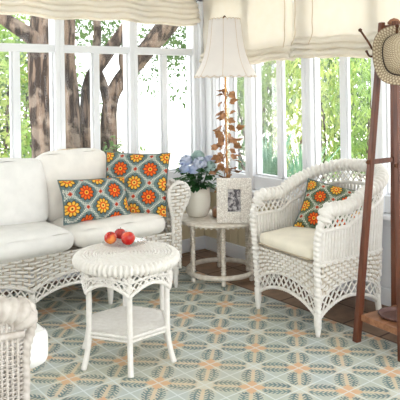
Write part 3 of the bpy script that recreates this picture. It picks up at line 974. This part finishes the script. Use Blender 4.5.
# lamp
LP = V(-.352, -.716, ZT_)
def lamp():
    t = thing('table_lamp', 'tall table lamp with cream bell shade and copper vine stem in the corner', 'lamp', LP)
    MB().lathe([(0, 0), (.105, 0), (.110, .006), (.110, .050), (.102, .060), (.05, .066), (.022, .078), (.014, .095), (0, .095)], 32).build('base', M['wood_mid'], t)
    MB().tube([V(0, 0, .06), V(.003, 0, .3), V(-.002, 0, .6), V(0, 0, 1.05), V(0, 0, 1.42)], .0065, 8).build('stem', M['brass'], t)
    MB().lathe([(.0001, 1.415), (.012, 1.42), (.015, 1.43), (.009, 1.442), (.0001, 1.448)], 12).build('finial', M['metal_bronze'], t)
    # bell shade with eight gores and a scalloped hem
    prof = [(0, .225), (.08, .205), (.2, .178), (.35, .155), (.5, .140), (.65, .130), (.8, .123), (.92, .118), (1, .113)]
    zb_, zt_ = 1.012, 1.412
    def rad(v):
        for (a, b), (c, d) in zip(prof, prof[1:]):
            if a <= v <= c: return b + (d-b)*(v-a)/(c-a)
        return prof[-1][1]
    N = 96
    def F(u, v):
        a = 2*PI*u
        d = ((a % (PI/4)) / (PI/4)) - .5
        r = rad(v)*(.965 + .035*math.cos(PI/8)/math.cos(d*PI/4)*1.0 - .045*(.25 - d*d)*4*.35)
        z = zb_ + (zt_ - zb_)*v
        sc_ = abs(math.sin(a*12))
        if v < .05: z -= .012*sc_*(1 - v/.05)
        if v > .95: z += .010*sc_*((v-.95)/.05)
        return V(r*math.cos(a), r*math.sin(a), z)
    sh = MB(); sh.grid(F, N*2, 24)
    o = sh.build('lamp_shade', M['lampshade'], t); weld(o)
    sm = o.modifiers.new('solid', 'SOLIDIFY'); sm.thickness = .002
    tr = MB()
    for v in (0, 1): tr.tube([F(i/192, v) for i in range(192)], .0024, 5, True)
    for k in range(8): tr.tube([F(k/8 + .0001, j/24) for j in range(25)], .0016, 5)
    tr.build('shade_trim', M['trimcord'], o)
    sp = MB()
    for k in range(3):
        a = k*2*PI/3; sp.tube([V(0, 0, 1.40), V(.112*math.cos(a), .112*math.sin(a), 1.41)], .002, 5)
    sp.build('shade_spider', M['brass'], t)
    # copper vine
    vn = MB(); rn = random.Random(5)
    hp = [V(.016*math.cos(k*.55), .016*math.sin(k*.55), .07 + .0145*k) for k in range(62)]
    vn.tube(hp, .0028, 6); vn.build('vine', M['copper_leaf'], t)
    for k in range(74):
        z = .20 + .50*(k/62) + rn.uniform(-.02, .02) if k < 62 else rn.uniform(.66, .92)
        a = rn.uniform(0, 2*PI); L = rn.uniform(.060, .085); out = rn.uniform(.015, .075) if z < .62 else rn.uniform(.01, .03)
        b = V(.012*math.cos(a), .012*math.sin(a), z); p = V(out*math.cos(a), out*math.sin(a), z + rn.uniform(-.01, .03))
        lf = MB(); lf.tube([b, (b+p)/2 + V(0, 0, .012), p], .0013, 4)
        d = V(math.cos(a + rn.uniform(-1, 1)), math.sin(a + rn.uniform(-1, 1)), rn.uniform(-.9, .5))
        up = V(rn.uniform(-1, 1), rn.uniform(-1, 1), rn.uniform(-.4, 1))
        lf.leaf(p, d, up, L, L*.62, .35)
        sd = d.normalized().cross(up.normalized())
        lf.leaf(p + d.normalized()*L*.1, d.normalized() + sd*.8, up, L*.6, L*.36, .3); lf.leaf(p + d.normalized()*L*.1, d.normalized() - sd*.8, up, L*.6, L*.36, .3)
        lf.build('leaf', M['copper_leaf'], t)
lamp()
# hydrangea
HP = V(-.500, -.560, ZT_)
def hydrangea():
    t = thing('potted_hydrangea', 'blue hydrangea in a round cream ceramic pot between sofa and lamp', 'potted plant', HP)
    MB().lathe([(0, 0), (.062, 0), (.070, .004), (.086, .035), (.094, .085), (.095, .13), (.091, .17), (.088, .19), (.093, .198), (.090, .204), (.083, .198), (.083, .17), (0, .165)], 40).build('pot', M['ceramic'], t)
    MB().lathe([(0, .172), (.082, .172), (.06, .18), (0, .185)], 20).build('soil', M['soil'], t)
    rn = random.Random(11)
    heads = [(-.075, .03, .365, .055), (-.03, -.07, .355, .058), (.03, .03, .385, .060), (.085, -.03, .355, .055), (-.12, -.015, .315, .045), (.04, -.09, .325, .05), (-.02, .09, .36, .05), (.09, .05, .33, .045), (-.07, -.05, .31, .042), (.0, -.02, .40, .045)]
    heads = [(h[0]*1.05, h[1]*1.05, h[2] + .032, h[3]*.80) for h in heads]
    st = MB()
    for h in heads: st.tube(crv([V(h[0]*.2, h[1]*.2, .17), V(h[0]*.6, h[1]*.6, .26), V(h[0], h[1], h[2])], 4), .003, 5)
    st.build('stems', M['leaf_dark'], t)
    fo = MB()
    for k in range(130):
        a = rn.uniform(0, 2*PI); r = rn.uniform(.02, .125); z = rn.uniform(.20, .36)
        p = V(r*math.cos(a), r*math.sin(a), z)
        d = V(math.cos(a + rn.uniform(-.6, .6)), math.sin(a + rn.uniform(-.6, .6)), rn.uniform(-.7, .5))
        L = rn.uniform(.06, .095); fo.leaf(p, d, V(rn.uniform(-.4, .4), rn.uniform(-.4, .4), 1), L, L*.62, .3)
    fo.build('foliage', M['leaf_dark'], t)
    for i, h in enumerate(heads):
        f = MB()
        for k in range(110):
            z = rn.uniform(-.45, 1); a = rn.uniform(0, 2*PI); q = math.sqrt(1 - z*z)
            n = V(q*math.cos(a), q*math.sin(a), z); c = V(h[0], h[1], h[2]) + n*h[3]*rn.uniform(.85, 1.05)
            e1 = n.orthogonal().normalized(); e2 = n.cross(e1); b = rn.uniform(0, PI)
            e1, e2 = e1*math.cos(b) + e2*math.sin(b), e2*math.cos(b) - e1*math.sin(b)
            for d in (e1, e2, -e1, -e2): f.leaf(c, d + n*.25, n, .0135, .0125, .2)
        f.build('flower_head', M['petal_pale'] if i in (2, 5, 9) else M['petal'], t)
hydrangea()
# picture frame
def frame():
    t = thing('picture_frame', 'white mosaic picture frame with a small dark photograph on the side table', 'picture frame')
    t.matrix_world = Matrix.Translation(V(-.478, -.939, ZT_ + .003)) @ Matrix.Rotation(math.radians(-42), 4, 'Z') @ Matrix.Rotation(-.16, 4, 'X')
    W, H, w, h = .240, .305, .088, .150
    f = MB(); d = .018; cz = H/2 + .008
    bw, bh = (W - w)/2, (H - h)/2
    f.box((-(w + bw)/2, 0, H/2), (bw, d, H), bev=.003); f.box(((w + bw)/2, 0, H/2), (bw, d, H), bev=.003)
    f.box((0, 0, bh/2), (w + .001, d, bh), bev=.003); f.box((0, 0, H - bh/2), (w + .001, d, bh), bev=.003)
    f.build('frame', M['mosaic'], t, False)
    MB().box((0, .003, H/2), (w + .004, .004, h + .004)).build('photograph', M['photo'], t, False)
    MB().box((0, .011, H/2), (W*.94, .006, H*.95)).build('backing', M['wood_mid'], t, False)
    MB().box((0, .055, .092), (.06, .006, .19), Matrix.Rotation(.42, 3, 'X')).build('stand', M['wood_mid'], t, False)
frame()

# ------------------------------------------------------------------ coat rack
def coat_rack():
    t = thing('coat_rack', 'tall brown wooden coat rack with splayed legs and a bottom shelf', 'coat rack', (-.455, -2.215, 0), math.radians(-5.2))
    H = 1.69
    b0, b1 = (.152, .150), (.044, .044)
    def legp(sx, sy, z):
        k = z/H
        return V(sx*(b0[0] + (b1[0]-b0[0])*k), sy*(b0[1] + (b1[1]-b0[1])*k), z)
    for sx in (-1, 1):
        for sy in (-1, 1):
            l = MB(); a, b = legp(sx, sy, 0), legp(sx, sy, H); s = .0155
            vs = []
            for p, q in ((a, s*1.1), (b, s*.85)):
                vs += [p + V(-q, -q, 0), p + V(q, -q, 0), p + V(q, q, 0), p + V(-q, q, 0)]
            l.add(vs, [(3,2,1,0),(4,5,6,7),(0,1,5,4),(1,2,6,5),(2,3,7,6),(3,0,4,7)])
            o = l.build('leg', M['wood_dark'], t, False); bevel(o, .003)
    for z in (.955,):
        for sy in (-1, 1):
            p, q = legp(-1, sy, z), legp(1, sy, z)
            m = MB(); m.box((p+q)/2, (abs(q.x-p.x) + .05, .016, .026), bev=.003); m.build('crossbar', M['wood_dark'], t, False)
            for pp in (p,):
                k = MB(); k.tube([pp + V(-.030, 0, 0), pp + V(-.018, 0, 0)], .009, 10); k.build('bolt', M['metal_bronze'], t)
    # shelf with a round drip pan
    z = .135; h = .140
    m = MB(); m.box((0, 0, z), (2*h - .02, 2*h - .02, .022), bev=.003); m.box((-h + .005, 0, z - .004), (.018, 2*h, .034), bev=.003); m.box((0, -h + .005, z - .004), (2*h - .02, .018, .034), bev=.003)
    m.build('shelf', M['wood_mid'], t, False)
    MB().lathe([(0, .148), (.078, .148), (.084, .150), (.096, .162), (.101, .164), (.104, .161), (.096, .149), (.088, .1465), (0, .1465)], 40).build('drip_pan', M['pan'], t)
    # top block with finial
    m = MB(); m.box((0, 0, 1.64), (.075, .075, .07), bev=.004)
    m.build('top_block', M['wood_dark'], t, False)
    MB().lathe([(.02, 1.674), (.034, 1.68), (.034, 1.69), (.02, 1.705), (0, 1.712)], 16).build('finial', M['wood_mid'], t)
    # coat hooks on the four sides
    for k in range(4):
        a = PI/2*k + PI*.75
        d = V(math.cos(a), math.sin(a), 0)
        if k in (1, 2): d0 = V(0, 0, 0)
        base = d*.078 + V(0, 0, 1.535)
        hk = MB()
        up = crv([base, base + d*.030 + V(0, 0, .012), base + d*.055 + V(0, 0, .055), base + d*.095 + V(0, 0, .118)], 5)
        hk.tube(up, .0058, 8); hk.lathe([(.0001, -.011), (.009, -.006), (.011, 0), (.009, .006), (.0001, .011)], 10, tuple(up[-1]))
        dn = crv([base + V(0, 0, -.012), base + d*.028 + V(0, 0, -.022), base + d*.05 + V(0, 0, -.020), base + d*.064 + V(0, 0, .004)], 5)
        hk.tube(dn, .0055, 8); hk.lathe([(.0001, -.008), (.007, -.004), (.008, 0), (.007, .005), (.0001, .008)], 10, tuple(dn[-1]))
        hk.box(base + d*-.012, (.026, .026, .06), bev=.003)
        hk.build('hook', M['metal_bronze'], t)
coat_rack()
# straw hat
def hat():
    ax = V(-.70, -.62, .22).normalized()       # crown points this way
    pos = V(-.540, -2.335, 1.512)
    q = V(0, 0, 1).rotation_difference(ax).to_matrix().to_4x4()
    t = thing('straw_hat', 'woven straw fedora hanging on the coat rack hook', 'hat'); t.matrix_world = Matrix.Translation(pos) @ q
    def shape(prof, name, mat, par=t, n=72):
        vs, fs, uv = [], [], {}
        m = len(prof); cum = [0]
        for p0, p1 in zip(prof, prof[1:]): cum.append(cum[-1] + math.hypot(p1[0]-p0[0], p1[1]-p0[1]))
        for j, (r, z) in enumerate(prof):
            for k in range(n+1):
                a = 2*PI*k/n
                el = 1.0 + .10*math.cos(2*a)
                dz = 0
                if z > .07: dz = -.022*math.exp(-((r*math.sin(a))/.028)**2)*min(1, (z-.07)/.03)
                if r > .112: dz = .016*((r-.112)/.046)**1.5*abs(math.sin(a))**2
                uv[len(vs)] = (k/n, cum[j]/.013); vs.append(V(r*el*math.cos(a), r*(2-el)*.98*math.sin(a), z + dz))
        for j in range(m-1):
            for k in range(n): fs.append((j*(n+1)+k, j*(n+1)+k+1, (j+1)*(n+1)+k+1, (j+1)*(n+1)+k))
        mb = MB(); mb.add(vs, fs); o = mb.build(name, mat, par, True, uv)
        sm = o.modifiers.new('s', 'SOLIDIFY'); sm.thickness = .003; return o
    shape([(.158, 0), (.152, -.003), (.145, -.003), (.135, -.001), (.124, 0), (.112, .003), (.108, .006)], 'brim', M['straw'])
    shape([(.109, .004), (.107, .02), (.104, .04), (.099, .06), (.092, .08), (.080, .096), (.06, .106), (.03, .110), (.0005, .111)], 'crown', M['straw'])
    shape([(.1125, .005), (.1125, .011), (.111, .018)], 'hatband', M['band'])
hat()

# ------------------------------------------------------------------ garden outside
def dep(x, y, d):
    """point at distance d in front of the view (garden layout)"""
    return CAM + (Fv + Rv*((x-200)/633.34) + Uv*(-(y-85.87)/633.34))*d
g = MB(); g.box((3, 8, -.35), (60, 60, .1)); go = struct('ground_outside', g, M['gravel'])
def trunk_tube(mb, pts, radii, rn):
    P = crv(pts, 6); R = []
    m = len(P)
    for i in range(m):
        f = i/(m-1)*(len(radii)-1); j = min(int(f), len(radii)-2); R.append(radii[j] + (radii[j+1]-radii[j])*(f-j))
    ph = rn.uniform(0, 6)
    mb.tube(P, R, 14, mod=lambda a, l: 1 + .10*math.sin(3*a + 2*l + ph) + .05*math.sin(7*a - 5*l))
def leaves(mb, c, rad, n, L, rn, droop=.2, shell=.0, wid=.4):
    for k in range(n):
        while True:
            p = V(rn.uniform(-1, 1), rn.uniform(-1, 1), rn.uniform(-1, 1))
            if shell <= p.length <= 1: break
        p = c + V(p.x*rad[0], p.y*rad[1], p.z*rad[2])
        d = V(rn.uniform(-1, 1), rn.uniform(-1, 1), rn.uniform(-1, .7) - droop)
        l = L*rn.uniform(.6, 1.3)
        mb.leaf(p, d, V(rn.uniform(-1, 1), rn.uniform(-1, 1), 1), l, l*wid, .3)
rn = random.Random(3)
def tree(label, trunks, crowns, leafm, L, droop=.2, wid=.4, group='garden trees'):
    base = trunks[0][0][0]
    t = thing('tree', label, 'tree', (base.x, base.y, -.3), 0, group); off = Vector(t.location)
    for i, (pts, radii) in enumerate(trunks):
        m = MB(); trunk_tube(m, [p - off for p in pts], radii, rn); m.build('trunk' if i == 0 else 'branch', M['bark'], t)
    if crowns:
        m = MB()
        for c, r, n in crowns: leaves(m, c - off, r, n, L, rn, droop, 0, wid)
        m.build('crown', leafm, t, False)
    return t
G = lambda x, d: (lambda p: V(p.x, p.y, -.32))(dep(x, 86, d))
# thick trunk just outside the left window
tree('thick rough trunk of a tree right behind the left sofa window', [
    ([G(44, 7.0), dep(45, 150, 7.0), dep(43, 100, 7.0), dep(42, 60, 7.05), dep(45, 20, 7.1), dep(48, -40, 7.2), dep(50, -90, 7.3)], [.17, .16, .145, .14, .14, .12, .10]),
    ([dep(43, 45, 7.05), dep(28, 32, 6.9), dep(8, 18, 6.8), dep(-25, -5, 6.7)], [.085, .08, .07, .05]),
    ], [(dep(-30, 10, 7.4), (.8, .8, .7), 420), (dep(40, -80, 7.3), (1.3, 1.2, .6), 700), (dep(12, 26, 8.2), (.5, .4, .28), 480), (dep(-10, 60, 8.0), (.5, .4, .5), 260)], M['green_l'], .10)
tree('many-stemmed tree with leaning grey boughs behind the middle sofa window', [
    ([G(72, 8.0), dep(72, 150, 8.0), dep(71, 100, 8.0), dep(68, 60, 8.0), dep(69, 20, 8.0), dep(70, -50, 8.0)], [.13, .12, .10, .09, .085, .07]),
    ([G(84, 8.2), dep(85, 150, 8.2), dep(86, 100, 8.2), dep(90, 78, 8.2), dep(101, 62, 8.2), dep(126, 28, 8.3), dep(160, -20, 8.4)], [.10, .09, .075, .075, .08, .075, .06]),
    ([G(108, 8.4), dep(108, 150, 8.4), dep(110, 105, 8.4), dep(118, 84, 8.4), dep(137, 62, 8.5), dep(168, 24, 8.6), dep(205, -20, 8.7)], [.12, .11, .10, .10, .115, .13, .11]),
    ([dep(110, 115, 8.4), dep(104, 85, 8.35), dep(96, 60, 8.3), dep(98, 25, 8.3), dep(90, -30, 8.3)], [.07, .06, .055, .05, .04]),
    ([dep(118, 84, 8.4), dep(124, 72, 8.4), dep(122, 55, 8.4), dep(130, 30, 8.4)], [.05, .05, .04, .03]),
    ], [(dep(95, -60, 8.3), (1.6, 1.6, .8), 900), (dep(185, 40, 9.2), (.50, .5, .5), 900), (dep(100, 30, 9.0), (.85, .5, .28), 800), (dep(150, 70, 9.6), (.35, .4, .4), 240), (dep(188, 85, 9.4), (.25, .4, .3), 110), (dep(88, 100, 9.8), (.4, .4, .7), 190)], M['green_m'], .10)
def bush(label, spec, mat, L, droop, wid, base):
    t = thing('shrub', label, 'shrub', (base.x, base.y, -.3), 0, 'garden shrubs'); off = Vector(t.location)
    m = MB()
    for c, r, n in spec: leaves(m, c - off, r, n, L, rn, droop, 0, wid)
    m.build('foliage', mat, t, False)
    s = MB()
    for k in range(5):
        c, r, n = spec[k % len(spec)]
        s.tube(crv([V(rn.uniform(-.1, .1), rn.uniform(-.1, .1), -.02), (c - off)*.5 + V(rn.uniform(-.1, .1), rn.uniform(-.1, .1), 0), c - off], 4), .014, 6)
    s.build('stems', M['bark'], t)
bush('dense mid green shrub filling the background of the left windows', [(dep(10, 70, 11), (1.3, .5, 1.0), 1700), (dep(0, 150, 11), (1.2, .5, .6), 800)], M['green_m'], .17, .1, .5, G(5, 11))
bush('dense mid green shrub filling the background of the corner windows', [(dep(255, 80, 12), (1.1, .5, .95), 1700), (dep(250, 150, 12), (1.0, .5, .6), 700)], M['green_m'], .18, .4, .35, G(255, 12))
bush('dense mid green shrub far behind the coat rack', [(dep(350, 80, 12), (1.6, .5, 1.1), 2600), (dep(360, 160, 12), (1.5, .5, .6), 1000)], M['green_m'], .18, .4, .35, G(350, 12))
bush('light green leafy shrub at the far left of the sofa windows', [(dep(8, 85, 8.6), (.38, .4, .62), 430), (dep(5, 140, 8.2), (.4, .4, .4), 260), (dep(-40, 100, 8.4), (.5, .5, .9), 380)], M['green_y'], .11, .1, .5, G(0, 8.4))
bush('green shrub showing between the thick trunk and the window post', [(dep(30, 140, 7.8), (.16, .3, .5), 200), (dep(27, 90, 8.8), (.2, .3, .5), 170)], M['green_l'], .10, .1, .4, G(30, 8.0))
bush('sparse shrub low behind the leaning boughs', [(dep(122, 150, 8.0), (.28, .3, .22), 130), (dep(60, 150, 9.4), (.3, .3, .3), 120)], M['green_m'], .09, .1, .4, G(122, 8.0))
# right side: hanging light green foliage
bush('drooping light green shrub behind the lamp and the corner windows', [(dep(232, 85, 9.2), (.5, .6, .75), 560), (dep(268, 88, 9.4), (.42, .6, .66), 700)], M['green_l'], .13, 1.1, .22, G(250, 9.2))
bush('tall yellow green shrub behind the window over the armchair back', [(dep(318, 85, 9.0), (.62, .6, .80), 1250), (dep(300, 140, 9.3), (.4, .5, .5), 380)], M['green_y'], .13, .9, .26, G(318, 9.0))
bush('sunlit yellow green shrub behind the coat rack', [(dep(372, 95, 8.8), (.62, .6, .95), 1250), (dep(425, 100, 8.8), (.7, .7, 1.0), 800), (dep(345, 150, 9.0), (.4, .4, .4), 300)], M['green_l'], .13, .9, .26, G(372, 8.8))
# strap-leaved clumps
def clump(label, c, n, H, sp):
    t = thing('strap_leaf_plant', label, 'plant', tuple(c), 0, 'strap leaved clumps'); m = MB()
    for k in range(n):
        a = rn.uniform(0, 2*PI); h = H*rn.uniform(.6, 1.1); o = sp*rn.uniform(.2, 1.0); w = rn.uniform(.014, .026)
        d = V(math.cos(a), math.sin(a), 0); s = V(-d.y, d.x, 0)
        P = [d*(.05 + o*(i/6)**1.7) + V(0, 0, h*(i/6)**.85 - (.12*h*(i/6)**4)) for i in range(7)]
        vs = []
        for i, p in enumerate(P):
            ww = w*(1 - (i/6)**2)+.001; vs += [p - s*ww, p + s*ww + V(0, 0, .003)]
        m.add(vs, [(2*i, 2*i+1, 2*i+3, 2*i+2) for i in range(6)])
    m.build('blades', M['blade'], t, True)
clump('blue green strap leaves low in the window left of the armchair', G(268, 7.3), 90, 1.25, .55)
clump('blue green strap leaves behind the armchair back', G(300, 7.0), 80, 1.15, .6)
clump('strap leaves low behind the thick trunk', G(20, 7.6), 60, 1.0, .5)

# ------------------------------------------------------------------ light
wd = bpy.data.worlds.new('sky'); sc.world = wd; wd.use_nodes = True
bg = wd.node_tree.nodes['Background']; bg.inputs[0].default_value = (.93, .965, 1, 1); bg.inputs[1].default_value = 2.3
sl = bpy.data.lights.new('sun', 'SUN'); sl.energy = 2.4; sl.angle = math.radians(2); sl.color = (1, .95, .86)
so = bpy.data.objects.new('sun', sl); col.objects.link(so)
so.rotation_euler = V(.62, .42, -.95).to_track_quat('-Z', 'Y').to_euler()
vs = sc.view_settings; vs.view_transform = 'Standard'; vs.look = 'None'; vs.gamma = 1; vs.exposure = .85; vs.use_curve_mapping = False
